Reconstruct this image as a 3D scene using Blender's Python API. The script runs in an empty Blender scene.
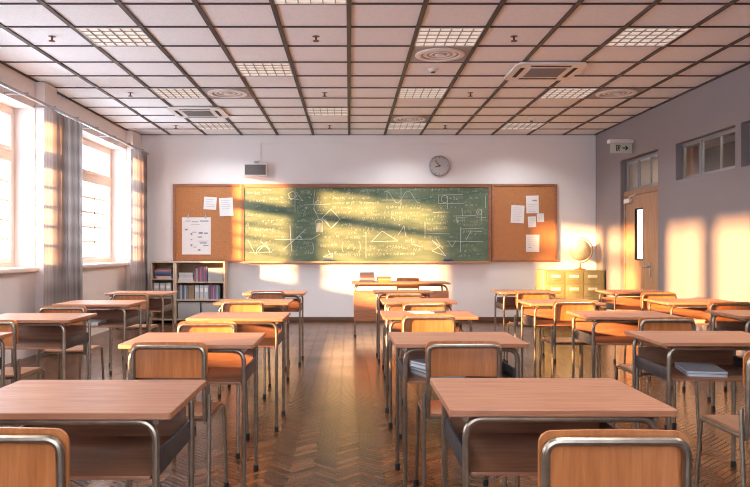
import bpy, bmesh, math, random
from mathutils import Vector, Matrix
random.seed(7)
S = bpy.context.scene
C = S.collection
PI = math.pi

# ------------------------------------------------------------------ materials
def nmat(name):
    m = bpy.data.materials.new(name); m.use_nodes = True
    nt = m.node_tree
    return m, nt, nt.nodes['Principled BSDF'], nt.nodes['Material Output']

def pm(name, col, rough=0.6, metal=0.0, var=0.0, scale=8.0, bump=0.0, coat=0.0, emit=None, estr=0.0, spec=None):
    m, nt, b, o = nmat(name)
    b.inputs['Base Color'].default_value = (*col, 1)
    b.inputs['Roughness'].default_value = rough
    b.inputs['Metallic'].default_value = metal
    b.inputs['Coat Weight'].default_value = coat
    if spec is not None: b.inputs['Specular IOR Level'].default_value = spec
    if emit:
        b.inputs['Emission Color'].default_value = (*emit, 1); b.inputs['Emission Strength'].default_value = estr
    if var or bump:
        tc = nt.nodes.new('ShaderNodeTexCoord'); n = nt.nodes.new('ShaderNodeTexNoise')
        n.inputs['Scale'].default_value = scale; n.inputs['Detail'].default_value = 5
        nt.links.new(tc.outputs['Object'], n.inputs['Vector'])
        if var:
            r = nt.nodes.new('ShaderNodeValToRGB')
            r.color_ramp.elements[0].position = .3; r.color_ramp.elements[1].position = .7
            r.color_ramp.elements[0].color = (*[c*(1-var) for c in col], 1)
            r.color_ramp.elements[1].color = (*[min(1, c*(1+var)) for c in col], 1)
            nt.links.new(n.outputs['Fac'], r.inputs['Fac']); nt.links.new(r.outputs['Color'], b.inputs['Base Color'])
        if bump:
            bp_ = nt.nodes.new('ShaderNodeBump'); bp_.inputs['Strength'].default_value = bump; bp_.inputs['Distance'].default_value = .01
            nt.links.new(n.outputs['Fac'], bp_.inputs['Height']); nt.links.new(bp_.outputs['Normal'], b.inputs['Normal'])
    return m

def wood(name, c1, c2, stretch=(2.2, 26, 26), rough=.42, coat=.15, shift=.12):
    """grain along the first axis of the object, tone shifted a little per object"""
    m, nt, b, o = nmat(name)
    N, L = nt.nodes.new, nt.links.new
    tc = N('ShaderNodeTexCoord'); oi = N('ShaderNodeObjectInfo')
    add = N('ShaderNodeVectorMath'); add.operation = 'ADD'
    mul = N('ShaderNodeVectorMath'); mul.operation = 'SCALE'; mul.inputs[0].default_value = (7.3, 3.1, 5.7)
    L(oi.outputs['Random'], mul.inputs['Scale']); L(tc.outputs['Object'], add.inputs[0]); L(mul.outputs[0], add.inputs[1])
    mp = N('ShaderNodeMapping'); mp.inputs['Scale'].default_value = stretch; L(add.outputs[0], mp.inputs['Vector'])
    n1 = N('ShaderNodeTexNoise'); n1.inputs['Scale'].default_value = 1.6; n1.inputs['Detail'].default_value = 6; n1.inputs['Distortion'].default_value = .6
    L(mp.outputs[0], n1.inputs['Vector'])
    mp2 = N('ShaderNodeMapping'); mp2.inputs['Scale'].default_value = [s*3.2 for s in stretch]; L(add.outputs[0], mp2.inputs['Vector'])
    n2 = N('ShaderNodeTexNoise'); n2.inputs['Scale'].default_value = 2.0; n2.inputs['Detail'].default_value = 3; L(mp2.outputs[0], n2.inputs['Vector'])
    mx = N('ShaderNodeMath'); mx.operation = 'MULTIPLY_ADD'; mx.inputs[1].default_value = .35; L(n2.outputs['Fac'], mx.inputs[0]); L(n1.outputs['Fac'], mx.inputs[2])
    r = N('ShaderNodeValToRGB'); r.color_ramp.elements[0].position = .48; r.color_ramp.elements[1].position = .86
    r.color_ramp.elements[0].color = (*c1, 1); r.color_ramp.elements[1].color = (*c2, 1)
    L(mx.outputs[0], r.inputs['Fac'])
    hs = N('ShaderNodeHueSaturation')
    ma = N('ShaderNodeMapRange'); ma.inputs['To Min'].default_value = 1-shift; ma.inputs['To Max'].default_value = 1+shift
    L(oi.outputs['Random'], ma.inputs['Value']); L(ma.outputs[0], hs.inputs['Value']); L(r.outputs['Color'], hs.inputs['Color'])
    L(hs.outputs['Color'], b.inputs['Base Color'])
    b.inputs['Roughness'].default_value = rough; b.inputs['Coat Weight'].default_value = coat; b.inputs['Coat Roughness'].default_value = .3
    bu = N('ShaderNodeBump'); bu.inputs['Strength'].default_value = .12; bu.inputs['Distance'].default_value = .002
    L(n2.outputs['Fac'], bu.inputs['Height']); L(bu.outputs['Normal'], b.inputs['Normal'])
    return m

def glass_mat(name, tint=(1, 1, 1), refl=.07):
    m = bpy.data.materials.new(name); m.use_nodes = True; nt = m.node_tree; nt.nodes.clear()
    o = nt.nodes.new('ShaderNodeOutputMaterial'); mx = nt.nodes.new('ShaderNodeMixShader')
    t = nt.nodes.new('ShaderNodeBsdfTransparent'); g = nt.nodes.new('ShaderNodeBsdfGlossy')
    t.inputs['Color'].default_value = (*tint, 1); g.inputs['Roughness'].default_value = .03
    mx.inputs[0].default_value = refl
    nt.links.new(t.outputs[0], mx.inputs[1]); nt.links.new(g.outputs[0], mx.inputs[2]); nt.links.new(mx.outputs[0], o.inputs['Surface'])
    return m

M = {}
M['wall_white'] = pm('wall paint white', (.84, .815, .81), .75, var=.02, scale=1.3)
M['wall_shaded'] = pm('wall paint shaded white', (.27, .237, .243), .75, var=.03, scale=1.2)  # white wall in shade; the shade is put into this darker colour
M['wall_left'] = pm('wall paint warm', (.80, .73, .70), .75, var=.02, scale=1.3)
M['tile'] = pm('mineral ceiling tile', (.90, .905, .92), .9, var=.05, scale=60, bump=.15)
M['grid'] = pm('ceiling grid dark', (.055, .045, .045), .55)
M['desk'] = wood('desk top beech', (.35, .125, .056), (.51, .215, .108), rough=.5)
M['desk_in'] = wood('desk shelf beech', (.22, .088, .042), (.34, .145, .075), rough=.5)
M['chair'] = wood('chair ply', (.42, .126, .032), (.60, .205, .062), stretch=(26, 26, 2.2), rough=.38, coat=.25)
M['chair_seat'] = wood('chair seat ply', (.33, .15, .08), (.47, .23, .125), stretch=(24, 2.2, 24), rough=.38, coat=.25)
M['edge'] = wood('ply edge', (.35, .16, .07), (.48, .24, .12))
M['steel'] = pm('worn steel tube', (.33, .26, .20), .33, .85, var=.18, scale=30)
M['sidegrey'] = pm('grey steel side', (.06, .06, .066), .45, .4, var=.25, scale=25)
M['rubber'] = pm('black rubber', (.012, .011, .011), .6)
M['board'] = None
M['frame'] = wood('board frame wood', (.25, .10, .05), (.36, .16, .085), rough=.5)
M['ledge'] = wood('chalk ledge wood', (.42, .22, .12), (.55, .32, .19), rough=.5)
M['chalk'] = pm('chalk', (.56, .62, .56), .95)
M['cork'] = pm('cork', (.46, .195, .077), .9, var=.25, scale=90, bump=.2)
M['paper'] = pm('paper', (.80, .78, .77), .8)
M['ink'] = pm('grey ink', (.30, .31, .36), .8)
M['white_paint'] = pm('white joinery', (.84, .77, .71), .4)
M['white_plastic'] = pm('white plastic', (.78, .74, .72), .4)
M['alu'] = pm('aluminium', (.42, .42, .45), .4, .8)
M['darkgrey'] = pm('dark grey', (.10, .09, .09), .6)
M['black'] = pm('black slot', (.01, .01, .01), .7)
M['grille'] = pm('grey grille', (.30, .27, .27), .6)
M['glass'] = glass_mat('window glass', (1, 1, 1), .05)
M['glass_in'] = glass_mat('interior glass', (.93, .95, .95), .10)
M['door'] = wood('door oak', (.36, .19, .105), (.50, .29, .175), stretch=(22, 22, 1.6), rough=.45)
M['skirt'] = pm('brown skirting', (.115, .062, .038), .45, var=.15, scale=12)
M['cab'] = pm('olive enamel', (.275, .258, .125), .42, var=.04, scale=6)
M['cab_top'] = pm('olive top', (.29, .28, .12), .5)
M['plate'] = pm('cream card holder', (.80, .78, .62), .5)
M['shelf'] = wood('shelf birch', (.50, .36, .25), (.62, .47, .34), stretch=(3, 18, 18), rough=.5)
M['shelf_back'] = pm('shelf back panel', (.30, .20, .13), .7)
M['box'] = pm('grey cardboard', (.40, .38, .36), .8, var=.04)
M['binder'] = pm('pale binder', (.52, .52, .53), .6)
M['blue'] = pm('blue felt', (.02, .03, .20), .8)
M['laptop'] = pm('silver laptop', (.58, .63, .70), .4, .2)
M['clockface'] = pm('clock face', (.52, .49, .48), .5)
M['exit_white'] = pm('exit sign plate', (.66, .68, .60), .4)
M['exit_dark'] = pm('exit sign print', (.02, .045, .015), .5)
M['brass'] = pm('globe meridian bronze', (.40, .17, .06), .4, .5)
M['copper'] = pm('sprinkler copper', (.16, .07, .05), .4, .6)
M['corr'] = pm('corridor paint', (.62, .52, .46), .8)
M['corr_dark'] = pm('corridor panelling', (.07, .055, .05), .7)
M['orange'] = pm('corridor orange pillar', (.50, .25, .14), .8)
M['outer'] = pm('sunblock wall render', (.6, .56, .5), .9)

def board_mat():
    m, nt, b, o = nmat('green chalkboard')
    N, L = nt.nodes.new, nt.links.new
    tc = N('ShaderNodeTexCoord'); mp = N('ShaderNodeMapping'); mp.inputs['Scale'].default_value = (1, 1, 3.2); mp.inputs['Rotation'].default_value = (0, .35, 0)
    L(tc.outputs['Object'], mp.inputs['Vector'])
    n = N('ShaderNodeTexNoise'); n.inputs['Scale'].default_value = 1.9; n.inputs['Detail'].default_value = 7; n.inputs['Roughness'].default_value = .65; n.inputs['Distortion'].default_value = .8
    L(mp.outputs[0], n.inputs['Vector'])
    r = N('ShaderNodeValToRGB'); r.color_ramp.elements[0].position = .32; r.color_ramp.elements[1].position = .78
    r.color_ramp.elements[0].color = (.068, .122, .080, 1); r.color_ramp.elements[1].color = (.205, .245, .145, 1)
    L(n.outputs['Fac'], r.inputs['Fac']); L(r.outputs['Color'], b.inputs['Base Color'])
    b.inputs['Roughness'].default_value = .75
    return m
M['board'] = board_mat()

def floor_mat():
    m, nt, b, o = nmat('herringbone parquet')
    N, L = nt.nodes.new, nt.links.new
    at = N('ShaderNodeAttribute'); at.attribute_name = 'tone'
    uv = N('ShaderNodeUVMap'); uv.uv_map = 'UVMap'
    mp = N('ShaderNodeMapping'); mp.inputs['Scale'].default_value = (5, 90, 1); L(uv.outputs[0], mp.inputs['Vector'])
    n = N('ShaderNodeTexNoise'); n.inputs['Scale'].default_value = 1.0; n.inputs['Detail'].default_value = 5; L(mp.outputs[0], n.inputs['Vector'])
    mx = N('ShaderNodeMath'); mx.operation = 'MULTIPLY_ADD'; mx.inputs[1].default_value = .55; L(n.outputs['Fac'], mx.inputs[0]); L(at.outputs['Fac'], mx.inputs[2])
    r = N('ShaderNodeValToRGB'); r.color_ramp.elements[0].position = .2; r.color_ramp.elements[1].position = 1.15 if False else 1.0
    r.color_ramp.elements[0].color = (.016, .006, .003, 1); r.color_ramp.elements[1].color = (.245, .098, .035, 1)
    L(mx.outputs[0], r.inputs['Fac']); L(r.outputs['Color'], b.inputs['Base Color'])
    tc = N('ShaderNodeTexCoord'); n3 = N('ShaderNodeTexNoise'); n3.inputs['Scale'].default_value = 2.3; n3.inputs['Detail'].default_value = 4
    L(tc.outputs['Object'], n3.inputs['Vector'])
    mr = N('ShaderNodeMapRange'); mr.inputs['To Min'].default_value = .14; mr.inputs['To Max'].default_value = .30
    L(n3.outputs['Fac'], mr.inputs['Value']); L(mr.outputs[0], b.inputs['Roughness'])
    b.inputs['Specular IOR Level'].default_value = .32
    bu = N('ShaderNodeBump'); bu.inputs['Strength'].default_value = .10; bu.inputs['Distance'].default_value = .002
    L(at.outputs['Fac'], bu.inputs['Height']); L(bu.outputs['Normal'], b.inputs['Normal'])
    return m
M['floor'] = floor_mat()

def curtain_mat():
    m = bpy.data.materials.new('sheer grey curtain'); m.use_nodes = True; nt = m.node_tree; nt.nodes.clear()
    N, L = nt.nodes.new, nt.links.new
    o = N('ShaderNodeOutputMaterial'); d = N('ShaderNodeBsdfDiffuse'); t = N('ShaderNodeBsdfTranslucent'); mx = N('ShaderNodeMixShader')
    uv = N('ShaderNodeUVMap'); uv.uv_map = 'UVMap'
    w1 = N('ShaderNodeTexWave'); w1.bands_direction = 'X'; w1.inputs['Scale'].default_value = 5; w1.inputs['Distortion'].default_value = .6
    w2 = N('ShaderNodeTexWave'); w2.bands_direction = 'Y'; w2.inputs['Scale'].default_value = 1.3; w2.inputs['Distortion'].default_value = .6
    L(uv.outputs[0], w1.inputs['Vector']); L(uv.outputs[0], w2.inputs['Vector'])
    ad = N('ShaderNodeMath'); ad.operation = 'ADD'; L(w1.outputs['Fac'], ad.inputs[0]); L(w2.outputs['Fac'], ad.inputs[1])
    r = N('ShaderNodeValToRGB'); r.color_ramp.elements[0].color = (.30, .255, .24, 1); r.color_ramp.elements[1].color = (.46, .40, .375, 1)
    hf = N('ShaderNodeMath'); hf.operation = 'MULTIPLY'; hf.inputs[1].default_value = .5; L(ad.outputs[0], hf.inputs[0]); L(hf.outputs[0], r.inputs['Fac'])
    L(r.outputs[0], d.inputs['Color']); L(r.outputs[0], t.inputs['Color']); mx.inputs[0].default_value = .42
    L(d.outputs[0], mx.inputs[1]); L(t.outputs[0], mx.inputs[2]); L(mx.outputs[0], o.inputs['Surface'])
    return m
M['curtain'] = curtain_mat()

def globe_mat():
    m, nt, b, o = nmat('globe map')
    N, L = nt.nodes.new, nt.links.new
    tc = N('ShaderNodeTexCoord'); n = N('ShaderNodeTexNoise'); n.inputs['Scale'].default_value = 6; n.inputs['Detail'].default_value = 4
    L(tc.outputs['Object'], n.inputs['Vector'])
    r = N('ShaderNodeValToRGB'); r.color_ramp.elements[0].position = .50; r.color_ramp.elements[1].position = .54
    r.color_ramp.elements[0].color = (.58, .57, .42, 1); r.color_ramp.elements[1].color = (.48, .45, .28, 1)
    L(n.outputs['Fac'], r.inputs['Fac']); L(r.outputs[0], b.inputs['Base Color']); b.inputs['Roughness'].default_value = .4
    return m
M['globe'] = globe_mat()

def lamp_mat():
    m, nt, b, o = nmat('luminaire diffuser')
    b.inputs['Base Color'].default_value = (.8, .76, .7, 1)
    b.inputs['Emission Color'].default_value = (1, .88, .76, 1); b.inputs['Emission Strength'].default_value = .15
    return m
M['lamp'] = lamp_mat()
BOOKC = {}
def bookmat(c):
    k = tuple(round(x, 3) for x in c)
    if k not in BOOKC: BOOKC[k] = pm('book cover', c, .6)
    return BOOKC[k]

# ------------------------------------------------------------------ mesh helpers
def box(bm, x0, x1, y0, y1, z0, z1, bev=0.0, mi=0):
    r = bmesh.ops.create_cube(bm, size=1)
    for v in r['verts']:
        v.co = Vector(((x0+x1)/2+v.co.x*(x1-x0), (y0+y1)/2+v.co.y*(y1-y0), (z0+z1)/2+v.co.z*(z1-z0)))
    fs = set(f for v in r['verts'] for f in v.link_faces)
    for f in fs: f.material_index = mi
    if bev:
        es = list(set(e for v in r['verts'] for e in v.link_edges))
        bmesh.ops.bevel(bm, geom=es, offset=bev, segments=2, affect='EDGES', profile=.6)
    return bm

def rounded(pts, rad, n=6):
    out = [Vector(pts[0])]
    for i in range(1, len(pts)-1):
        p, a, b = Vector(pts[i]), Vector(pts[i-1]), Vector(pts[i+1])
        u, v = (a-p).normalized(), (b-p).normalized()
        ang = u.angle(v); t = min(rad/math.tan(ang/2), (a-p).length*.49, (b-p).length*.49)
        s, e = p+u*t, p+v*t
        for k in range(n+1):
            f = k/n
            out.append((s*(1-f)+p*f)*(1-f)+(p*(1-f)+e*f)*f)
    out.append(Vector(pts[-1])); return out

def tube(bm, pts, r, seg=10, mi=0):
    pts = [Vector(p) for p in pts]; rings = []; nrm = None
    for i, p in enumerate(pts):
        t = ((pts[i+1]-p) if i == 0 else (p-pts[i-1]) if i == len(pts)-1 else (pts[i+1]-pts[i-1])).normalized()
        if nrm is None:
            nrm = t.orthogonal().normalized()
        else:
            nrm = (nrm-t*nrm.dot(t)).normalized()
        bn = t.cross(nrm)
        rr = r[i] if isinstance(r, (list, tuple)) else r
        rings.append([bm.verts.new(p+(nrm*math.cos(2*PI*k/seg)+bn*math.sin(2*PI*k/seg))*rr) for k in range(seg)])
    for a, b in zip(rings, rings[1:]):
        for k in range(seg):
            f = bm.faces.new((a[k], a[(k+1) % seg], b[(k+1) % seg], b[k])); f.material_index = mi
    f = bm.faces.new(rings[0][::-1]); f.material_index = mi
    f = bm.faces.new(rings[-1]); f.material_index = mi
    return bm

def lathe(bm, prof, seg=24, cx=0, cy=0, cz=0, mi=0):
    rings = []
    for (r, z) in prof:
        rings.append([bm.verts.new((cx+r*math.cos(2*PI*k/seg), cy+r*math.sin(2*PI*k/seg), cz+z)) for k in range(seg)])
    for a, b in zip(rings, rings[1:]):
        for k in range(seg):
            bm.faces.new((a[k], a[(k+1) % seg], b[(k+1) % seg], b[k])).material_index = mi
    bm.faces.new(rings[0][::-1]).material_index = mi; bm.faces.new(rings[-1]).material_index = mi
    return bm

def rrect(w, h, r, n=5):
    out = []
    for (cx, cy, a0) in ((w/2-r, h/2-r, 0), (-w/2+r, h/2-r, 90), (-w/2+r, -h/2+r, 180), (w/2-r, -h/2+r, 270)):
        for k in range(n+1):
            a = math.radians(a0+90*k/n); out.append((cx+r*math.cos(a), cy+r*math.sin(a)))
    return out

def prism(bm, outline, d0, d1, fn, mi=0):
    a = [bm.verts.new(fn(x, y, d0)) for x, y in outline]; b = [bm.verts.new(fn(x, y, d1)) for x, y in outline]
    n = len(outline)
    bm.faces.new(a[::-1]).material_index = mi; bm.faces.new(b).material_index = mi
    for i in range(n): bm.faces.new((a[i], a[(i+1) % n], b[(i+1) % n], b[i])).material_index = mi
    return bm

def obj(name, bm, mats, parent=None, loc=None, ang=35):
    bmesh.ops.recalc_face_normals(bm, faces=bm.faces)
    me = bpy.data.meshes.new(name); bm.to_mesh(me); bm.free()
    for m in (mats if isinstance(mats, (list, tuple)) else [mats]): me.materials.append(m)
    if len(me.polygons):
        me.polygons.foreach_set('use_smooth', [True]*len(me.polygons)); me.set_sharp_from_angle(angle=math.radians(ang))
    o = bpy.data.objects.new(name, me); C.objects.link(o)
    if parent: o.parent = parent
    if loc is not None: o.location = loc
    return o

def B(): return bmesh.new()
def tag(o, label, cat, group=None):
    o['label'] = label; o['category'] = cat
    if group: o['group'] = group
    return o
def thing(name, label, cat, loc=(0, 0, 0), rz=0, group=None):
    o = bpy.data.objects.new(name, None); o.empty_display_size = .1; C.objects.link(o)
    o.location = loc; o.rotation_euler = (0, 0, rz)
    return tag(o, label, cat, group)
def struct(o, label=None):
    o['kind'] = 'structure'
    if label: o['label'] = label
    return o
def dup(root, loc, rz, label, group=None):
    r = root.copy(); C.objects.link(r); r.location = loc; r.rotation_euler = (0, 0, rz)
    r['label'] = label
    if group: r['group'] = group
    for ch in list(root.children):
        c = ch.copy(); C.objects.link(c); c.parent = r
        for g in list(ch.children):
            d = g.copy(); C.objects.link(d); d.parent = c
    return r

# ------------------------------------------------------------------ setting
XL, XR, YB, YF, ZC = -3.6, 4.15, 12.4, -1.6, 3.13
SC = 737.0
def px2x(px, Y): return (px-349)*Y/SC
def py2z(py, Y): return 1.2-(py-250)*Y/SC

# floor: herringbone planks
bm = B()
W_, L_ = .036, .18
uvl = bm.loops.layers.uv.new('UVMap'); tone = bm.verts.layers.float.new('tone')
c45 = math.sqrt(.5); cx0, cy0 = .2, 5.4
def plank(x0, y0, w, h):
    g = .0019
    q = [(x0+g, y0+g), (x0+w-g, y0+g), (x0+w-g, y0+h-g), (x0+g, y0+h-g)]
    P = [((a-b)*c45+cx0, (a+b)*c45+cy0) for a, b in q]
    mx, my = sum(p[0] for p in P)/4, sum(p[1] for p in P)/4
    if not (XL-.2 < mx < XR+.2 and YF-.2 < my < YB+.2): return
    t = random.random()*.42 + (.13 if w > h else 0)
    vs = [bm.verts.new((p[0], p[1], 0)) for p in P]
    for v in vs: v[tone] = t
    f = bm.faces.new(vs); ou, ov = random.random()*9, random.random()*9
    for l, (a, b) in zip(f.loops, q):
        u, v = (a-x0, b-y0) if w > h else (b-y0, a-x0)
        l[uvl].uv = (ou+u, ov+v)
for k in range(-330, 330):
    for j in range(-36, 37):
        plank(k*W_+2*L_*j, k*W_, L_, W_)
        plank(k*W_+L_+2*L_*j, k*W_-(L_-W_), W_, L_)
for co, no in (((XL, 0, 0), (-1, 0, 0)), ((XR, 0, 0), (1, 0, 0)), ((0, YF, 0), (0, -1, 0)), ((0, YB, 0), (0, 1, 0))):
    bmesh.ops.bisect_plane(bm, geom=bm.verts[:]+bm.edges[:]+bm.faces[:], plane_co=co, plane_no=no, clear_outer=True)
for f in bm.faces: f.material_index = 0
box(bm, XL-.35, XR+.14, YF-.2, YB+.2, -.12, -.002, mi=1)
fl = obj('floor', bm, [M['floor'], M['rubber']]); struct(fl, 'glossy brown herringbone parquet floor')

# back wall, rear wall
bm = B(); box(bm, XL-.35, XR+.14, YB, YB+.2, -.02, 3.3); struct(obj('wall_back', bm, M['wall_white']), 'white end wall behind the chalkboard')
RWX = (-1.6, 1.4)
bm = B(); box(bm, XL-.35, XR+.14, YF-.2, YF, -.02, .9); box(bm, XL-.35, XR+.14, YF-.2, YF, 2.85, 3.3)
box(bm, XL-.35, RWX[0], YF-.2, YF, .9, 2.85); box(bm, RWX[1], XR+.14, YF-.2, YF, .9, 2.85); struct(obj('wall_front', bm, M['wall_white']))
bm = B(); n = 3
for k in range(n+1):
    x = RWX[0]+(RWX[1]-RWX[0])*k/n; box(bm, max(x-.04, RWX[0]), min(x+.04, RWX[1]), YF-.15, YF-.08, .9, 2.85)
box(bm, *RWX, YF-.15, YF-.08, .9, .96); box(bm, *RWX, YF-.15, YF-.08, 2.79, 2.85)
w7 = struct(obj('window_7', bm, M['white_paint']), 'added glazing in the rear wall for fill light')  # added behind the camera to let in frontal fill light
for k in range(n):
    x = RWX[0]+(RWX[1]-RWX[0])*k/n; bm = B(); box(bm, x+.03, x+(RWX[1]-RWX[0])/n-.03, YF-.12, YF-.116, .95, 2.80); obj('glass_pane', bm, M['glass'], w7)
bm = B(); box(bm, XL-.35, XL-.1, YF-8.5, YF-.2, -.02, 4.2); struct(obj('wall_sunblock', bm, M['outer']), 'added unseen wall keeping sun out of the rear glazing')  # unseen block added so no sun enters through the rear glazing

# left wall with deep window bays
BAYS = [(8.82, 11.90), (5.60, 8.45), (0.65, 5.00)]
ZS, ZT = 1.0, 2.82
bm = B()
box(bm, XL-.35, XL, YF, YB, 0, ZS-.045); box(bm, XL-.35, XL, YF, YB, ZT, 3.3)
edges = [YF, .65, 5.0, 5.6, 8.45, 9.05, 11.9, YB]
for a, b in ((YF, .65), (5.0, 5.6), (8.45, 8.82), (11.9, YB)): box(bm, XL-.35, XL, a, b, ZS-.045, ZT)
for a, b in ((5.05, 5.52), (8.46, 8.81), (11.91, YB)): box(bm, XL, XL+.11, a, b, 0, ZC)
struct(obj('wall_left', bm, M['wall_left']), 'window wall with deep bays')

def window(i, a, b, sashes, transom=True):
    fr = B(); x0, x1 = XL-.31, XL-.24
    def bar(y0, y1, z0, z1, xa=x0, xb=x1): box(fr, xa, xb, y0, y1, z0, z1, .006)
    bar(a, a+.06, ZS, ZT); bar(b-.06, b, ZS, ZT); bar(a+.06, b-.06, ZS, ZS+.05); bar(a+.06, b-.06, ZT-.06, ZT)
    prev = a+.06
    for (s0, s1) in sashes:
        if s0 > prev+.01: bar(prev, s0, ZS+.05, ZT-.06)
        prev = s1
        if transom: bar(s0, s1, 2.24, 2.32)
    w = struct(obj('window_%d' % i, fr, M['white_paint']), 'white framed window bay')
    for (s0, s1) in sashes:
        for (z0, z1, rows) in ((ZS+.05, 2.24, 5), (2.32, ZT-.06, 1)) if transom else ((ZS+.05, ZT-.06, 6),):
            sb = B(); st = .055
            for q in ((s0, s0+st, z0, z1), (s1-st, s1, z0, z1), (s0+st, s1-st, z0, z0+st), (s0+st, s1-st, z1-st*.8, z1)):
                box(sb, x0+.012, x1+.012, *q, .005)
            for r in range(1, rows):
                zz = z0+st+(z1-z0-st*1.8)*r/rows; box(sb, x0+.03, x1-.015, s0+st, s1-st, zz-.017, zz+.017)
            yy = s0+(s1-s0)*.5; box(sb, x0+.03, x1-.015, yy-.017, yy+.017, z0+st, z1-st*.8)
            sh = obj('sash', sb, M['white_paint'], w)
            g = B(); box(g, x0+.042, x0+.046, s0+st-.005, s1-st+.005, z0+st-.005, z1-.04); obj('glass_pane', g, M['glass'], sh)
            if rows > 1:
                h = B(); box(h, x1+.012, x1+.02, s0+.015, s0+.04, 1.62, 1.78, .003); box(h, x1+.02, x1+.04, s0+.02, s0+.035, 1.69, 1.71)
                box(h, x1+.035, x1+.047, s0+.02, s0+.13, 1.69, 1.71, .003); obj('window_handle', h, M['alu'], sh)
    return w
window(1, *BAYS[0], [(8.88, 10.30), (10.50, 11.84)])
window(2, *BAYS[1], [(5.66, 6.85), (7.05, 8.39)])
window(3, *BAYS[2], [(.71, 1.45), (1.60, 3.40), (3.60, 4.94)], False)
for n, (a, b) in enumerate(BAYS):
    bm = B(); box(bm, XL-.24, XL+.04, a-.03, b+.03, ZS-.045, ZS, .006); struct(obj('trim_%d' % (n+1), bm, M['white_paint']), 'window sill board')

# right wall with door opening and high windows
DO = (9.90, 11.27, 2.58)                                   # door opening y0, y1, top of fanlight
HW = [(7.92, 9.36), (6.32, 7.80)]
HZ0, HZ1 = 2.08, 2.545
T = .14
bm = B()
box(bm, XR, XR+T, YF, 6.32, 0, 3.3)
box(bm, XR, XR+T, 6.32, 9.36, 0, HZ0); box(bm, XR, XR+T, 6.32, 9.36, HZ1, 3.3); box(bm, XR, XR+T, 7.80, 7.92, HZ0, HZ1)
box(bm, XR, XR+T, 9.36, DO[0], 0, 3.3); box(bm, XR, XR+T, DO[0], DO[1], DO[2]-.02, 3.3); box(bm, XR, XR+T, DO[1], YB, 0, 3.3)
struct(obj('wall_right', bm, M['wall_shaded']), 'white wall with the door, shade put into its colour')

def high_window(i, a, b, z0, z1):
    fr = B(); x0, x1 = XR+.085, XR+.125; f = .028
    box(fr, x0, x1, a, a+f, z0, z1); box(fr, x0, x1, b-f, b, z0, z1); box(fr, x0, x1, a+f, b-f, z0, z0+f); box(fr, x0, x1, a+f, b-f, z1-f, z1)
    w = struct(obj('window_%d' % i, fr, M['alu']), 'high aluminium sliding window')
    n = 3; st = (b-a-2*f)/n
    for k in range(n):
        s0, s1 = a+f+k*st, a+f+(k+1)*st; dx = .014 if k % 2 else -.002
        sb = B()
        for q in ((s0, s0+.026, z0+f, z1-f), (s1-.026, s1, z0+f, z1-f), (s0+.026, s1-.026, z0+f, z0+f+.02), (s0+.026, s1-.026, z1-f-.02, z1-f)):
            box(sb, x0+dx, x0+dx+.02, *q)
        s = obj('sash', sb, M['alu'], w)
        g = B(); box(g, x0+dx+.009, x0+dx+.012, s0+.02, s1-.02, z0+f+.015, z1-f-.015); obj('glass_pane', g, M['glass_in'], s)
    return w
high_window(4, *HW[0], HZ0, HZ1)
high_window(5, *HW[1], HZ0, HZ1)
high_window(6, DO[0]+.001, DO[1]-.001, 2.085, 2.555)

# door
fr = B(); xd = XR+.06
box(fr, XR+.05, XR+.135, DO[0], DO[0]+.05, 0, 2.085, .004); box(fr, XR+.05, XR+.135, DO[1]-.05, DO[1], 0, 2.085, .004)
box(fr, XR+.05, XR+.135, DO[0]+.05, DO[1]-.05, 2.01, 2.085, .004)
d1 = struct(obj('door_1', fr, M['door']), 'oak door with narrow vision panel and fanlight')
y0, y1 = DO[0]+.053, DO[1]-.053
v0, v1, vz0, vz1 = 10.56, 10.86, 1.05, 1.81
lf = B()
for q in ((y0, v0, .008, 2.006), (v1, y1, .008, 2.006), (v0, v1, .008, vz0), (v0, v1, vz1, 2.006)): box(lf, XR+.062, XR+.098, *q)
leaf = obj('door_leaf', lf, M['door'], d1)
g = B(); box(g, XR+.082, XR+.088, v0, v1, vz0, vz1); obj('vision_glass', g, M['glass_in'], leaf)
g = B()
for q in ((v0, v0+.012, vz0, vz1), (v1-.012, v1, vz0, vz1), (v0, v1, vz0, vz0+.02), (v0, v1, vz1-.02, vz1)): box(g, XR+.058, XR+.08, *q)
obj('vision_frame', g, M['rubber'], leaf)
h = B(); box(h, XR+.052, XR+.062, 10.28, 10.33, .82, 1.02, .004); tube(h, rounded([(XR+.056, 10.305, .965), (XR+.005, 10.305, .965), (XR+.005, 10.45, .965)], .015), .011); obj('door_handle', h, M['alu'], leaf)
h = B(); box(h, XR+.01, XR+.062, 10.95, 11.17, 1.90, 1.965, .006); tube(h, [(XR+.03, 11.0, 1.975), (XR+.0, 10.9, 1.985), (XR+.05, 10.75, 2.02)], .008); obj('door_closer', h, M['white_plastic'], leaf)
for z in (.3, 1.05, 1.75):
    h = B(); tube(h, [(XR+.052, DO[1]-.05, z-.05), (XR+.052, DO[1]-.05, z+.05)], .009); obj('hinge', h, M['alu'], leaf)

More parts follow.
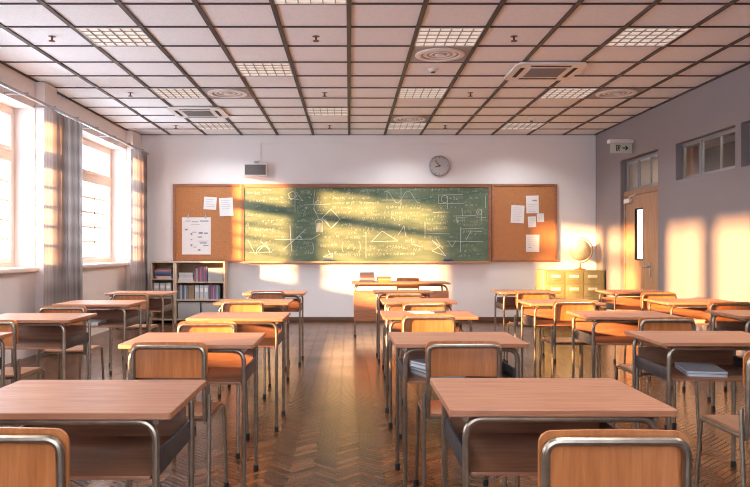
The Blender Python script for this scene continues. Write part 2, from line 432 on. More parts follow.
# corridor beyond the right wall
bm = B()
box(bm, 6.05, 6.15, 4.5, 14.6, -.02, 3.0); box(bm, 6.05, 6.15, 15.55, 17.5, -.02, 3.0); box(bm, 6.05, 6.15, 14.6, 15.55, -.02, .85); box(bm, 6.05, 6.15, 14.6, 15.55, 2.2, 3.0)
box(bm, XR+T, 6.15, 4.4, 4.5, -.02, 3.0); box(bm, XR+T, 6.15, 17.5, 17.6, -.02, 3.0); box(bm, XR+T, XR+T+.1, YB+.2, 17.5, -.02, 3.0)
struct(obj('wall_corridor', bm, M['corr']), 'corridor wall')
bm = B(); box(bm, XR+T, 6.15, 4.4, 17.6, -.12, -.02); struct(obj('floor.001', bm, M['corr_dark']), 'corridor floor')
bm = B(); box(bm, XR+T, 6.15, 4.4, 17.6, 3.0, 3.1); struct(obj('ceiling.001', bm, M['corr']), 'corridor ceiling')
bm = B(); box(bm, 6.0, 6.05, 9.9, 12.55, 0, 2.9); struct(obj('trim_8', bm, M['corr_dark']), 'dark corridor panelling')
bm = B(); box(bm, 5.95, 6.05, 12.75, 13.15, 0, 3.0); struct(obj('trim_9', bm, M['orange']), 'orange corridor pillar')
for a in (7.2, 10.4, 14.2):
    t = thing('corridor_light', 'warm ceiling panel light in the corridor beyond the %s' % {7.2: 'near high window', 10.4: 'high window left of the pier', 14.2: 'door'}[a], 'ceiling light', (5.1, a, 2.96), 0)
    bm = B(); box(bm, -.3, .3, -.3, .3, 0, .038); obj('housing', bm, M['white_plastic'], t)
    bm = B(); box(bm, -.27, .27, -.27, .27, -.012, -.001); obj('diffuser', bm, pm('corridor lamp', (.8, .7, .6), .5, emit=(1, .72, .45), estr=4.0), t)

# ceiling: tiles and dark grid
bm = B(); ct = .012
box(bm, XL-.35, XR+T, YF-.2, YB+.2, ZC+ct, ZC+ct+.1); struct(obj('ceiling', bm, M['tile']), 'pinkish white mineral fibre ceiling tiles')
bm = B()
xs = [k*.6 for k in range(-6, 7)]
for x in xs: box(bm, max(x-.02, XL+.001), min(x+.02, XR-.001), YF, YB, ZC, ZC+ct)
ys = [YB-.6*k for k in range(0, 24)]
for y in ys:
    if y-.012 > YF: box(bm, XL, XR, y-.012, min(y+.012, YB-.001), ZC+.002, ZC+ct)
box(bm, XR-.03, XR-.001, YF, YB, ZC-.001, ZC+ct); box(bm, XL+.001, XL+.03, YF, YB, ZC-.001, ZC+ct)
struct(obj('trim_4', bm, M['grid']), 'dark ceiling grid')

# skirtings
bm = B(); box(bm, XL+.11, XR, YB-.018, YB, 0, .075, .004); struct(obj('baseboard_back', bm, M['skirt']))
bm = B(); box(bm, XR-.018, XR, YF, DO[0]-.02, 0, .075, .004); struct(obj('baseboard_right', bm, M['skirt']))

# ------------------------------------------------------------------ ceiling fittings
def tile_c(k, row):           # centre of tile column k, row counted from the board wall
    return ((k+.5)*.6, YB-.6*(row+.5))
def luminaire():
    t = thing('ceiling_light', '', 'ceiling light', (0, 0, 0), 0, 'square louvred lights in the ceiling')
    bm = B(); f = .29
    for q in ((-f, f, -f, -f+.018), (-f, f, f-.018, f), (-f, -f+.018, -f+.018, f-.018), (f-.018, f, -f+.018, f-.018)): box(bm, *q, 0, .0115)
    obj('frame', bm, M['white_plastic'], t)
    bm = B(); box(bm, -f+.018, f-.018, -f+.018, f-.018, .0105, .0118); obj('diffuser', bm, M['lamp'], t)
    bm = B(); n = 6
    for i in range(1, n): x = -f+2*f*i/n; box(bm, x-.004, x+.004, -f+.018, f-.018, .0, .010)
    for i in range(1, 5): y = -f+2*f*i/5; box(bm, -f+.018, f-.018, y-.003, y+.003, .003, .010)
    obj('louvre', bm, M['grille'], t)
    l = bpy.data.lights.new('tube_lamp', 'AREA'); l.shape = 'SQUARE'; l.size = .5; l.energy = 5.0; l.color = (.94, .97, 1.0); l.spread = math.radians(130)
    lo = bpy.data.objects.new('tube_lamp', l); C.objects.link(lo); lo.parent = t; lo.location = (0, 0, -.004)
    return t
lum = luminaire()
LUMS = [(-4, 9, 'ceiling light above the first window bay, largest on the left side'), (-4, 5, 'ceiling light on the left, just before the left air conditioner'),
        (-4, 1, 'ceiling light on the left nearest the board wall, behind the air conditioner'), (-1, 11, 'ceiling light cut by the top edge of the view, above the aisle'),
        (-2, 7, 'ceiling light left of centre, one tile before the round air outlet'), (-1, 3, 'ceiling light above the aisle close to the chalkboard'),
        (1, 9, 'ceiling light directly in front of the large round air diffuser'), (1, 5, 'ceiling light right of centre, third tile behind the large round diffuser'),
        (1, 1, 'ceiling light right of centre beside the board wall, behind a round diffuser'), (4, 9, 'ceiling light at upper right near the high windows'),
        (4, 5, 'ceiling light on the right beside a round diffuser, behind the air conditioner'), (4, 1, 'ceiling light at the right end nearest the board wall')]
OFF = [(-4, 13, 'ceiling light over the rear left of the room'), (1, 13, 'ceiling light over the rear middle of the room'), (4, 13, 'ceiling light over the rear right of the room'),
       (-4, 17, 'ceiling light over the left corner behind'), (1, 17, 'ceiling light over the middle behind'), (4, 17, 'ceiling light over the right corner behind')]
for i, (k, r, lab) in enumerate(LUMS+OFF):
    x, y = tile_c(k, r); lab = 'square louvred '+lab
    if i == 0: lum.location = (x, y, ZC); lum['label'] = lab
    else: dup(lum, (x, y, ZC), 0, lab)

t = thing('air_diffuser', '', 'air vent', (0, 0, 0), 0, 'round air diffusers')
bm = B(); box(bm, -.28, .28, -.28, .28, .006, .0118); obj('mounting_plate', bm, pm('diffuser plate grey', (.40, .36, .36), .7), t)
def ringprof(r0, r1, z0, z1): return [(r0, z1), (r0, z0+.004), ((r0+r1)/2, z0), (r1, z0+.006), (r1, z1)]
for n, (r0, r1, z0, nm) in enumerate(((.19, .245, -.010, 'outer_ring'), (.13, .165, -.002, 'inner_ring'), (.075, .105, -.0, 'inner_ring'))):
    bm = B(); seg = 36; pr = ringprof(r0, r1, z0, .006); rings = []
    for k in range(seg): a = 2*PI*k/seg; rings.append([bm.verts.new((r*math.cos(a), r*math.sin(a), z)) for r, z in pr])
    for k in range(seg):
        A, D = rings[k], rings[(k+1) % seg]
        for j in range(len(pr)): bm.faces.new((A[j], A[(j+1) % len(pr)], D[(j+1) % len(pr)], D[j]))
    obj(nm, bm, M['white_plastic'], t)
bm = B(); lathe(bm, [(.05, .006), (.05, -.004), (.02, -.01)], 24); obj('centre_cone', bm, M['white_plastic'], t)
DIFF = [(1, 8, 'largest round white air diffuser in the ceiling, behind a square light'), (1, 2, 'small-looking round air diffuser near the board wall, right of centre'),
        (-3, 5, 'round air diffuser beside the square light on the left'), (5, 5, 'round air diffuser beside the right-hand wall')]
for i, (k, r, lab) in enumerate(DIFF):
    x, y = tile_c(k, r)
    if i == 0: t.location = (x, y, ZC); t['label'] = lab
    else: dup(t, (x, y, ZC), 0, lab)

t = thing('ceiling_air_conditioner', '', 'air conditioner', (0, 0, 0), 0, 'ceiling cassette air conditioners')
bm = B(); prism(bm, rrect(.74, .74, .09, 6), -.022, .0, lambda x, y, d: (x, y, d)); obj('panel', bm, M['white_plastic'], t)
bm = B(); box(bm, -.19, .19, -.19, .17, -.029, -.0225, .002); obj('intake_grille', bm, M['grille'], t)
bm = B()
for i in range(9): y = -.17+.32*i/8; box(bm, -.18, .18, y-.004, y+.004, -.032, -.0292)
obj('grille_bar', bm, pm('grille bars', (.2, .18, .18), .6), t)
for q in ((-.21, .21, .255, .30), (-.21, .21, -.30, -.255), (-.30, -.255, -.21, .21), (.255, .30, -.21, .21)):
    bm = B(); box(bm, *q, -.0245, -.0222); obj('air_slot', bm, M['black'], t)
t.location = (2.1, 7.93, ZC); t['label'] = 'white cassette air conditioner in the ceiling on the right, nearer to the viewer'
dup(t, (-2.1, 10.3, ZC), 0, 'white cassette air conditioner in the ceiling on the left, near the board wall')

t = thing('ceiling_sprinkler', '', 'sprinkler', (0, 0, 0), 0, 'fire sprinklers hanging from ceiling tiles')
bm = B(); lathe(bm, [(.035, .0118), (.035, .011), (.018, .010)], 16); tube(bm, [(0, 0, .0105), (0, 0, -.03)], .009); obj('stem', bm, M['copper'], t)
bm = B(); lathe(bm, [(.028, -.034), (.028, -.028), (.01, -.028)], 16); obj('deflector', bm, M['copper'], t)
SPR = []
for k, c in ((-5, 'left'), (-1, 'middle'), (2, 'right')):
    for r, d in ((9, 'nearest'), (5, 'middle'), (1, 'farthest')):
        SPR.append((k, r, '%s small copper fire sprinkler of the %s line on the ceiling' % (d, c)))
for i, (k, r, lab) in enumerate(SPR):
    x, y = tile_c(k, r)
    if i == 0: t.location = (x, y, ZC); t['label'] = lab
    else: dup(t, (x, y, ZC), 0, lab)
t = thing('smoke_detector', 'round white smoke detector behind the largest round air diffuser', 'smoke detector', (*tile_c(1, 7), ZC), 0, 'smoke detectors')
bm = B(); lathe(bm, [(.055, .0118), (.055, .002), (.04, -.012), (.03, -.02)], 20); obj('base', bm, M['white_plastic'], t)
bm = B(); lathe(bm, [(.022, -.0205), (.022, -.03), (.01, -.034)], 16); obj('sensor_cap', bm, M['darkgrey'], t)
dup(t, (*tile_c(4, 2), ZC), 0, 'small round smoke detector near the rear right square light by the board wall')

# ------------------------------------------------------------------ desks
DW, DD, DH = .645, .52, .75
def make_desk():
    t = thing('school_desk', '', 'desk', (0, 0, 0), 0, 'wooden school desks')
    hw = DW/2
    bm = B(); prism(bm, rrect(DW, DD, .012, 3), DH-.02, DH, lambda x, y, d: (x, y+DD/2, d)); bmesh.ops.bevel(bm, geom=[e for e in bm.edges if abs(e.verts[0].co.z-e.verts[1].co.z) < 1e-5], offset=.002, segments=1, affect='EDGES')
    obj('tabletop', bm, M['desk'], t)
    r = .0105; lx = hw-.05
    for (yy, zt) in ((.032, DH-.032), (DD-.022, DH-.032)):
        bm = B(); tube(bm, rounded([(-lx, yy, .012), (-lx, yy, zt), (lx, yy, zt), (lx, yy, .012)], .055, 7), r)
        f = obj('leg_frame', bm, M['steel'], t)
        for s in (-1, 1):
            bm = B(); lathe(bm, [(.0135, 0), (.0145, .004), (.0135, .03), (.0125, .034)], 12, s*lx, yy); obj('rubber_foot', bm, M['rubber'], f)
    for s in (-1, 1):
        bm = B(); tube(bm, [(s*lx, .032, DH-.032), (s*lx, DD-.022, DH-.032)], .009); obj('top_rail', bm, M['steel'], t)
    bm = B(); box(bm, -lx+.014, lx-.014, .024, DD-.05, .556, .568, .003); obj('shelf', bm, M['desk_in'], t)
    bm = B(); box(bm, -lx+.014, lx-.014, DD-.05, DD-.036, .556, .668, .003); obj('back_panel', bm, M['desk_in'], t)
    for s in (-1, 1):
        bm = B(); x = s*(lx-.006); box(bm, x-.006, x+.006, .045, DD-.034, .552, .618, .002); obj('side_panel', bm, M['sidegrey'], t)
    return t
desk = make_desk()

CW = .345
def make_chair():
    t = thing('school_chair', '', 'chair', (0, 0, 0), 0, 'wooden school chairs')
    tw = .160; r = .0105
    # backrest: curved rounded panel mounted on the seat side of the tube
    bm = B(); n = 14; wv, zb, zt = CW/2, .625, .785
    def cur(x): return .022+.016*(1-(x/wv)**2)
    ol = rrect(CW, zt-zb, .03, 4)
    # refine long edges
    pts = []
    for i in range(len(ol)):
        a, b = ol[i], ol[(i+1) % len(ol)]
        m = 8 if math.hypot(a[0]-b[0], a[1]-b[1]) > .2 else 1
        for k in range(m): pts.append((a[0]+(b[0]-a[0])*k/m, a[1]+(b[1]-a[1])*k/m))
    zc = (zt+zb)/2
    # build as strips across x so that the panel is really curved
    rows = []; cr = [.03*(1-math.cos(PI/2*k/5)) for k in range(6)]
    xs_ = [-wv+c for c in cr]+[-wv+.03+(CW-.06)*k/12 for k in range(1, 12)]+[wv-c for c in cr[::-1]]
    for x in xs_:
        d = max(0, abs(x)-(wv-.03)); dz = min(.0295, .03-math.sqrt(max(0, .03**2-d*d)))
        rows.append((x, zb+dz, zt-dz))
    V = []
    for (x, a, b) in rows:
        V.append([bm.verts.new((x, cur(x), a)), bm.verts.new((x, cur(x), b)), bm.verts.new((x, cur(x)+.011, b)), bm.verts.new((x, cur(x)+.011, a))])
    for A, D in zip(V, V[1:]):
        for j in range(4): bm.faces.new((A[j], A[(j+1) % 4], D[(j+1) % 4], D[j]))
    bm.faces.new(V[0]); bm.faces.new(V[-1][::-1])
    obj('backrest', bm, M['chair'], t, ang=50)
    bm = B(); tube(bm, rounded([(-tw, .03, .44), (-tw, .018, .52), (-tw, .008, .766), (tw, .008, .766), (tw, .018, .52), (tw, .03, .44)], .035, 7), r); obj('back_frame', bm, M['steel'], t)
    # seat
    bm = B(); sw, sd = .33, .36; o2 = rrect(sw, sd, .045, 5)
    prism(bm, o2, .438, .450, lambda x, y, d: (x, y+.055+sd/2, d-.010*max(0, (y-.11)/.07)**2)); obj('seat', bm, M['chair_seat'], t)
    fx = .164
    bm = B(); tube(bm, [(-fx, .09, .426), (fx, .09, .426)], .008); tube(bm, [(-fx, .37, .426), (fx, .37, .426)], .008)
    for s in (-1, 1): tube(bm, [(s*fx, .02, .428), (s*fx, .392, .426)], .009)
    obj('seat_frame', bm, M['steel'], t)
    for s in (-1, 1):
        bm = B(); tube(bm, [(s*(fx+.014), .036, .55), (s*(fx+.016), .028, .44), (s*(fx+.020), -.012, .012)], .0095); l = obj('leg', bm, M['steel'], t)
        bm = B(); lathe(bm, [(.0135, 0), (.014, .004), (.0125, .03)], 12, s*(fx+.020), -.013); obj('rubber_foot', bm, M['rubber'], l)
        bm = B(); tube(bm, [(s*(fx+.005), .398, .428), (s*(fx+.014), .44, .012)], .0095); l = obj('leg', bm, M['steel'], t)
        bm = B(); lathe(bm, [(.0135, 0), (.014, .004), (.0125, .03)], 12, s*(fx+.014), .44); obj('rubber_foot', bm, M['rubber'], l)
    return t
chair = make_chair()

ROW = {'A': 'the line along the windows', 'B': 'the line left of the aisle', 'C': 'the line right of the aisle', 'D': 'the line facing the cabinet', 'E': 'the line beside the right wall'}
DESKS = [('A', 'nearest', -2.16, 3.52, 0), ('A', 'second', -2.117, 4.74, 0), ('A', 'third', -2.136, 6.09, 0), ('A', 'farthest', -2.20, 7.60, .01),
         ('B', 'nearest', -.815, 2.037, 0), ('B', 'second', -.777, 3.50, 0), ('B', 'third', -.752, 4.84, -.01), ('B', 'fourth', -.832, 6.26, 0), ('B', 'farthest', -.784, 7.62, 0),
         ('C', 'nearest', .606, 2.073, 0), ('C', 'second', .545, 3.535, .015), ('C', 'third', .553, 4.95, 0), ('C', 'fourth', .612, 6.35, 0), ('C', 'farthest', .593, 7.85, 0),
         ('D', 'nearest', 1.845, 3.585, -.02), ('D', 'second', 1.925, 4.95, -.01), ('D', 'third', 1.845, 6.20, 0), ('D', 'farthest', 1.93, 7.85, 0),
         ('E', 'nearest', 3.0, 5.02, 0), ('E', 'second', 3.05, 6.317, 0), ('E', 'farthest', 3.11, 7.84, 0)]
first = True
DPOS = {}
for (c, n, x, y, rz) in DESKS:
    lab = '%s wooden school desk with grey tube legs in %s' % (n, ROW[c])
    DPOS[c+n] = (x, y)
    if first: desk.location = (x, y, 0); desk.rotation_euler = (0, 0, rz); desk['label'] = lab; first = False
    else: dup(desk, (x, y, 0), rz, lab)
CH = [('A', 'second', -2.145, 4.36, 0), ('A', 'third', -2.125, 5.45, .02), ('A', 'farthest', -2.12, 7.14, 0),
      ('B', 'nearest', -.822, 1.68, 0), ('B', 'second', -.807, 3.28, -.03), ('B', 'third', -.825, 4.26, 0), ('B', 'fourth', -.869, 6.0, 0), ('B', 'farthest', -.819, 7.40, 0),
      ('C', 'nearest', .606, 1.66, 0), ('C', 'second', .52, 3.32, 0), ('C', 'third', .51, 4.70, 0), ('C', 'fourth', .594, 5.80, 0), ('C', 'farthest', .526, 7.05, 0),
      ('D', 'nearest', 1.785, 2.985, 0), ('D', 'second', 1.95, 4.50, 0), ('D', 'third', 1.835, 5.98, 0), ('D', 'farthest', 1.85, 7.38, 0),
      ('E', 'second', 3.05, 5.88, 0), ('E', 'farthest', 3.014, 7.15, 0)]
first = True
for (c, n, x, y, rz) in CH:
    lab = 'plywood and tube chair tucked at the %s desk of %s' % (n, ROW[c])
    if first: chair.location = (x, y, 0); chair.rotation_euler = (0, 0, rz); chair['label'] = lab; first = False
    else: dup(chair, (x, y, 0), rz, lab)
dup(chair, (.88, 11.02, 0), PI, 'brown backed chair standing behind the long teacher desk, facing the class')

# ------------------------------------------------------------------ teacher desk
t = thing('teacher_desk', 'long wooden teacher desk with front panel before the chalkboard', 'desk', (.72, 10.15, 0))
bm = B(); box(bm, -.68, .68, 0, .62, .725, .748, .004); obj('tabletop', bm, M['desk'], t)
for yy in (.045, .575):
    bm = B(); tube(bm, rounded([(-.635, yy, .012), (-.635, yy, .710), (.635, yy, .710), (.635, yy, .012)], .07, 7), .013); f = obj('leg_frame', bm, M['steel'], t)
    for s in (-1, 1):
        bm = B(); lathe(bm, [(.016, 0), (.017, .004), (.015, .03)], 12, s*.635, yy); obj('rubber_foot', bm, M['rubber'], f)
for s in (-1, 1):
    bm = B(); tube(bm, [(s*.635, .05, .44), (s*.635, .57, .44)], .011); obj('side_rail', bm, M['steel'], t)
bm = B(); box(bm, -.655, .655, .010, .030, .215, .64, .003); obj('modesty_panel', bm, M['desk'], t)

def book(loc, size, col, label, rz=0, upright=False, group=None, tilt=0):
    """size = (width, depth, thickness) lying flat; upright: thickness along x, spine to -y"""
    w, d, h = size
    t = thing('book', label, 'book', loc, rz, group)
    c = B(); p = B(); b = .003
    if upright:
        box(c, -h/2, -h/2+b, -d/2, d/2, 0, w); box(c, h/2-b, h/2, -d/2, d/2, 0, w); box(c, -h/2+b, h/2-b, -d/2, -d/2+b, 0, w)
        box(p, -h/2+b, h/2-b, -d/2+b, d/2-.006, .003, w-.004)
        t.rotation_euler = (0, tilt, rz)
    else:
        box(c, -w/2, w/2, -d/2, d/2, 0, b); box(c, -w/2, w/2, -d/2, d/2, h-b, h); box(c, -w/2, w/2, -d/2, -d/2+b, b, h-b)
        box(p, -w/2+.004, w/2-.004, -d/2+b, d/2-.006, b, h-b)
    obj('cover', c, bookmat(col), t); obj('pages', p, M['paper'], t)
    return t
z = .748
for i, (col, lab, h) in enumerate((((.09, .08, .12), 'grey book at the bottom of the tall stack on the teacher desk', .034), ((.34, .26, .27), 'pale book second from bottom in the tall stack on the teacher desk', .030),
                     ((.16, .08, .07), 'brown book third from bottom in the tall stack on the teacher desk', .032), ((.07, .08, .12), 'dark blue-grey book topping the tall stack on the teacher desk', .036))):
    book((.255+random.uniform(-.01, .01), 10.42, z+.0005), (.205, .27, h), col, lab, random.uniform(-.08, .08), group='books on the teacher desk'); z += h+.001
z = .748
for i, (col, lab, h) in enumerate((((.30, .19, .05), 'ochre book at the bottom of the low stack on the teacher desk', .028), ((.44, .34, .24), 'cream book in the middle of the low stack on the teacher desk', .024), ((.20, .12, .07), 'tan book on top of the low stack on the teacher desk', .02))):
    book((.495+random.uniform(-.008, .008), 10.42, z+.0005), (.19, .25, h), col, lab, random.uniform(-.06, .06), group='books on the teacher desk'); z += h+.001

# ------------------------------------------------------------------ chalkboard and cork boards
YS = YB-.045                                     # board face
def bx_(px): return (px-349)*YS/SC
def bz_(py): return 1.2-(py-250)*YS/SC
X0, X1, Z0, Z1 = bx_(244), bx_(488), bz_(261.2), bz_(187.6)
t = thing('chalkboard', 'green chalkboard covered in chalk formulas on the end wall', 'chalkboard', (0, 0, 0))
bm = B(); box(bm, X0, X1, YS, YB-.002, Z0, Z1); obj('writing_surface', bm, M['board'], t)
bm = B()
box(bm, X0, X1+.05, YS-.012, YB-.002, Z1+.001, Z1+.062, .003); box(bm, X1+.002, X1+.05, YS-.012, YB-.002, Z0, Z1, .003); box(bm, X0-.022, X0-.001, YS-.01, YB-.002, Z0, Z1+.06)
obj('frame', bm, M['frame'], t)
bm = B(); box(bm, bx_(243), bx_(489), YS-.07, YB-.002, Z0-.032, Z0-.006, .004); box(bm, bx_(243), bx_(489), YS-.07, YS-.062, Z0-.006, Z0+.002); obj('chalk_ledge', bm, M['ledge'], t)

# chalk marks
cb = B()
def V3(px, py): return Vector((bx_(px), YS-.0012, bz_(py)))
def stroke(pts, w=.010, curve=False):
    w *= .62
    P = [V3(*p) for p in pts]
    for a, b in zip(P, P[1:]):
        d = b-a
        if d.length < 1e-5: continue
        n = Vector((-d.z, 0, d.x)).normalized()*w/2; e = d.normalized()*w*.3
        vs = [cb.verts.new(q) for q in (a-n-e, b-n+e, b+n+e, a+n-e)]
        cb.faces.new(vs)
def arc(cx, cy, rx, ry, a0=0, a1=360, n=18, w=.010): stroke([(cx+rx*math.cos(math.radians(a0+(a1-a0)*k/n)), cy-ry*math.sin(math.radians(a0+(a1-a0)*k/n))) for k in range(n+1)], w)
def graph(fn, x0, x1, n=24, w=.010): stroke([(x0+(x1-x0)*k/n, fn(x0+(x1-x0)*k/n)) for k in range(n+1)], w)
def chalk_text(px, py, h, s, rot=0.0):
    cu = bpy.data.curves.new('chalk text', 'FONT'); cu.body = s; cu.size = h*YS/SC*1.12; cu.shear = .18; cu.resolution_u = 2; cu.offset = -.0016
    ob = bpy.data.objects.new('chalk text', cu)
    me = bpy.data.meshes.new_from_object(ob)
    tmp = bmesh.new(); tmp.from_mesh(me)
    o = V3(px, py); ca, sa = math.cos(rot), math.sin(rot)
    mp = {}
    for v in tmp.verts: mp[v] = cb.verts.new((o.x+v.co.x*ca-v.co.y*sa, o.y, o.z+v.co.x*sa+v.co.y*ca))
    for f in tmp.faces:
        try: cb.faces.new([mp[v] for v in f.verts])
        except ValueError: pass
    tmp.free(); bpy.data.meshes.remove(me); bpy.data.objects.remove(ob); bpy.data.curves.remove(cu)
# diagrams seen on the board
stroke([(295, 187), (295, 212)]); stroke([(288, 198), (303, 200.5)]); stroke([(288, 194), (291, 200), (297, 196), (293, 191), (288, 194)]); stroke([(296, 192), (303, 201)])
stroke([(248, 240), (255, 254)], .014); stroke([(249, 252.5), (272, 252)], .014)
arc(263, 254, 7, 8, 10, 175, 14, .016); stroke([(256, 254), (267, 242)], .016); stroke([(260, 241), (270, 249)], .014)
stroke([(290, 226), (291.5, 251)], .018); stroke([(275, 239.5), (311, 239)], .014); stroke([(283, 250), (306, 229)], .013); stroke([(296, 239), (300, 236), (302, 239.5), (297, 239.2)], .02)
stroke([(315, 190), (313, 205)]); stroke([(304, 205), (330, 204)]); arc(320, 207, 6, 7, 100, 300, 12)
stroke([(331, 209), (340, 219), (331, 228), (322, 218), (331, 209)], .014); stroke([(313, 208), (319, 219)]); stroke([(325, 219), (331, 228.5), (338, 222)])
for k in range(6): stroke([(316+k*1.2, 223), (316.5+k*1.2, 232)], .013)
arc(319, 223, 4, 3.5, 0, 180, 10, .016)
stroke([(328, 250), (332, 257), (323, 257), (332.5, 253), (332.5, 258)], .013)
stroke([(366, 232), (366, 258)], .010)
graph(lambda x: 197-6*math.sin((x-383)/15*2*PI/1.45+.6), 384, 420); stroke([(401, 187), (401, 205)], .012); stroke([(382, 200), (421, 200)]); stroke([(387, 191), (387, 200)])
stroke([(371, 242), (382, 231), (398, 241), (371, 241.5)], .012); stroke([(398, 235), (404, 226), (406, 237)], .012)
stroke([(425, 222), (425, 238)], .012); stroke([(411, 238), (412, 244), (421, 247)], .012); stroke([(424, 233), (450, 234)], .010)
stroke([(432, 240), (446, 256), (432, 251), (440, 246), (433, 241)], .012); stroke([(436, 239), (443, 249)], .010)
stroke([(438, 195), (463, 194.5)], .009); stroke([(439, 203.5), (464, 203.2)], .011); stroke([(439, 195), (438, 204)]); arc(444.5, 199, 3.2, 3.6); stroke([(447.5, 196), (447.5, 209)])
stroke([(462, 208), (462.5, 216)]); stroke([(453, 216), (476, 215.5)], .010); stroke([(433, 212.5), (449, 212)]); stroke([(456, 216), (457.5, 223), (458, 217.5), (468, 217)])
stroke([(460.8, 227), (460.6, 252)], .016); stroke([(448, 241), (483, 241.8)], .011); stroke([(466, 240), (471, 231), (482, 231.5)], .011); stroke([(448, 241), (452, 247), (456, 240.5)]); stroke([(461, 229), (484, 228)], .010)
stroke([(481.5, 209), (481.8, 221)], .012); stroke([(476, 217), (486, 217.5)]); arc(479, 212, 2.5, 3); stroke([(485.5, 196), (485.5, 208)])
stroke([(310, 240), (320, 234)]); arc(311, 248, 2.5, 6, -80, 80, 8); arc(344, 247, 2, 5, 110, 250, 8); arc(358, 247, 2.4, 6, -75, 75, 8)
TX = [(247, 194, 4, 'lim f(x)'), (262, 191, 3.5, 'n→∞'), (249, 202, 4, 'y = kx+b'), (270, 200, 3.5, 'dx/dt'), (247, 216, 4, '2ab + c²'), (262, 222, 4, 'x² + y² = r²'), (254, 231, 4.4, 'f(x)=ax+b'), (254, 237, 4, 'a² + b²'),
      (246, 226, 4, 'Δ'), (246, 234, 4, 'π'), (272, 232, 3.6, 'sin²α'), (297, 193, 3.4, '∠ABC'), (297, 209, 3.4, 'E=½mv'), (297, 214, 3.4, 'cos β'), (297, 222, 3.6, 'a=F/m'), (296, 228, 3.4, 'tg α'), (303, 215, 3.2, 'x+1'),
      (307, 194, 4.4, 'B'), (308, 199, 3.4, '9²'), (302, 211, 3.2, '√2'), (319, 190, 3.8, 'a x² + b'), (333, 193, 3.6, 'f(n)'), (343, 191, 4, 'Σ x'), (346, 194, 3.6, '2π r'), (360, 192, 4, 'sin 2α = 2'), (317, 199, 3.8, 'y = x² − 2x'), (336, 199, 3.8, '(a+b)² = a²'), (362, 199, 3.6, 'a³−b³'),
      (335, 204, 3.6, 'cos α sin β'), (360, 204, 3.6, 'x²+px+q=0'), (333, 209, 3.6, 'D = b²−4ac'), (358, 209, 3.6, '∫ x dx = x²'), (386, 208, 3.6, 'lg ab = lg a'), (410, 209, 3.6, 'v = s/t'), (335, 213.5, 3.6, 'a·b cos φ'), (360, 214, 3.6, 'S=πr² h'), (384, 213.5, 3.6, 'F = G m m'), (410, 214, 3.6, 'a = v²'),
      (341, 218.5, 3.6, 'a(b+c)'), (362, 219, 3.6, 'tg α ctg α = 1'), (390, 219, 3.6, '3x − 7 = 12'), (341, 226, 3.8, 'x = 2k'), (355, 231, 4, 'n = 1, 2, 3'), (324, 238, 4, 'x, y = M'), (330, 237.5, 3.4, ''), (345, 239, 4.2, 'α ~ Mα'),
      (320, 247, 3.8, 'f(x) ='), (331, 246, 4.6, 'lim'), (347, 249, 5, 'a'), (353, 249, 4.6, 'y'), (340, 256, 4, 'f(x+h)−f(x)'), (334, 254, 4, 'P'), (303, 244, 3.8, '2√a'), (304, 254, 4.2, '√3x'), (300, 249, 3.5, 'b−c'), (284, 255, 3.5, 'sin x'),
      (369, 249, 4, 'Σ a'), (386, 248, 3.8, 'a²+2ab+b²'), (368, 255.5, 3.8, 'a x² + b x + c = 0'), (400, 255, 3.8, 'lim x→0'), (398, 249, 4, 'E=mc²'), (413, 243, 3.6, 'k π n'), (413, 251, 3.8, 'N A'), (408, 230, 3.6, 'x² + 1'), (427, 230, 3.6, 'log a'), (428, 232.5, 3.0, ''), (428, 237.5, 3.4, 'f(x)·g(x)'),
      (409, 191, 3.6, 'y=sin x'), (431, 191, 4, 'a + b = c'), (450, 190, 3.6, 'x² − y²'), (430, 198, 4, 'b²'), (441, 200.5, 3.4, ''), (449, 200, 4, '+ 2ac'), (440, 209, 3.6, 'x'), (450, 208, 3.6, 'x² y'), (470, 199, 4, 'x, m'), (465, 206, 4, 'x. m. z'), (464, 213.5, 3.4, 'x + y'), (434, 217.5, 3.6, 'y = 2x'), (453, 222, 3.8, '√(a+b)'), (470, 223, 3.6, '= 12'),
      (463, 232, 3.8, 'y=ax'), (474, 235, 3.8, 'x²'), (464, 252, 4, 'a²'), (472, 251, 4.4, '½'), (459, 257, 4, 'm = n'), (456, 256, 3, ''), (477, 214, 4.2, 'K'), (472, 192, 3.4, 'cos²'), (433, 224, 3.4, '∠α = 90°'), (433, 229, 3.4, 'AB ∥ CD'), (463, 226, 3.4, 'x = v t + s'), (442, 248, 3.2, 'h')]
for (px, py, h, s) in TX:
    if s: chalk_text(px, py, h, s, random.uniform(-.02, .02))
EX = ['x = 4a', 'sin α', '2x+3', 'b² − 4ac', 'F = ma', 'a/b', 'y = x³', '∠B', 'cos x', 'n + 1', 'π/2', '√x', 'log x', 'tg x', 'k = 2', 'P = mg', 'AB = c', '5x − 2', 'dy', '(x, y)', 'm/s', 'E = hν', '½ at²', 'Σ F = 0', 'f(x)', 'R²']
rnd = random.Random(11)
for row in range(16):
    yy = 190+row*4.35; xx = 247+rnd.random()*6
    while xx < 480:
        if rnd.random() < .55:
            w_ = EX[rnd.randrange(len(EX))]; chalk_text(xx, yy+rnd.uniform(-.8, .8), rnd.uniform(2.5, 3.2), w_, rnd.uniform(-.05, .05)); xx += len(w_)*1.5+rnd.uniform(2, 8)
        else: xx += rnd.uniform(5, 14)
obj('chalk_writing', cb, M['chalk'], t)

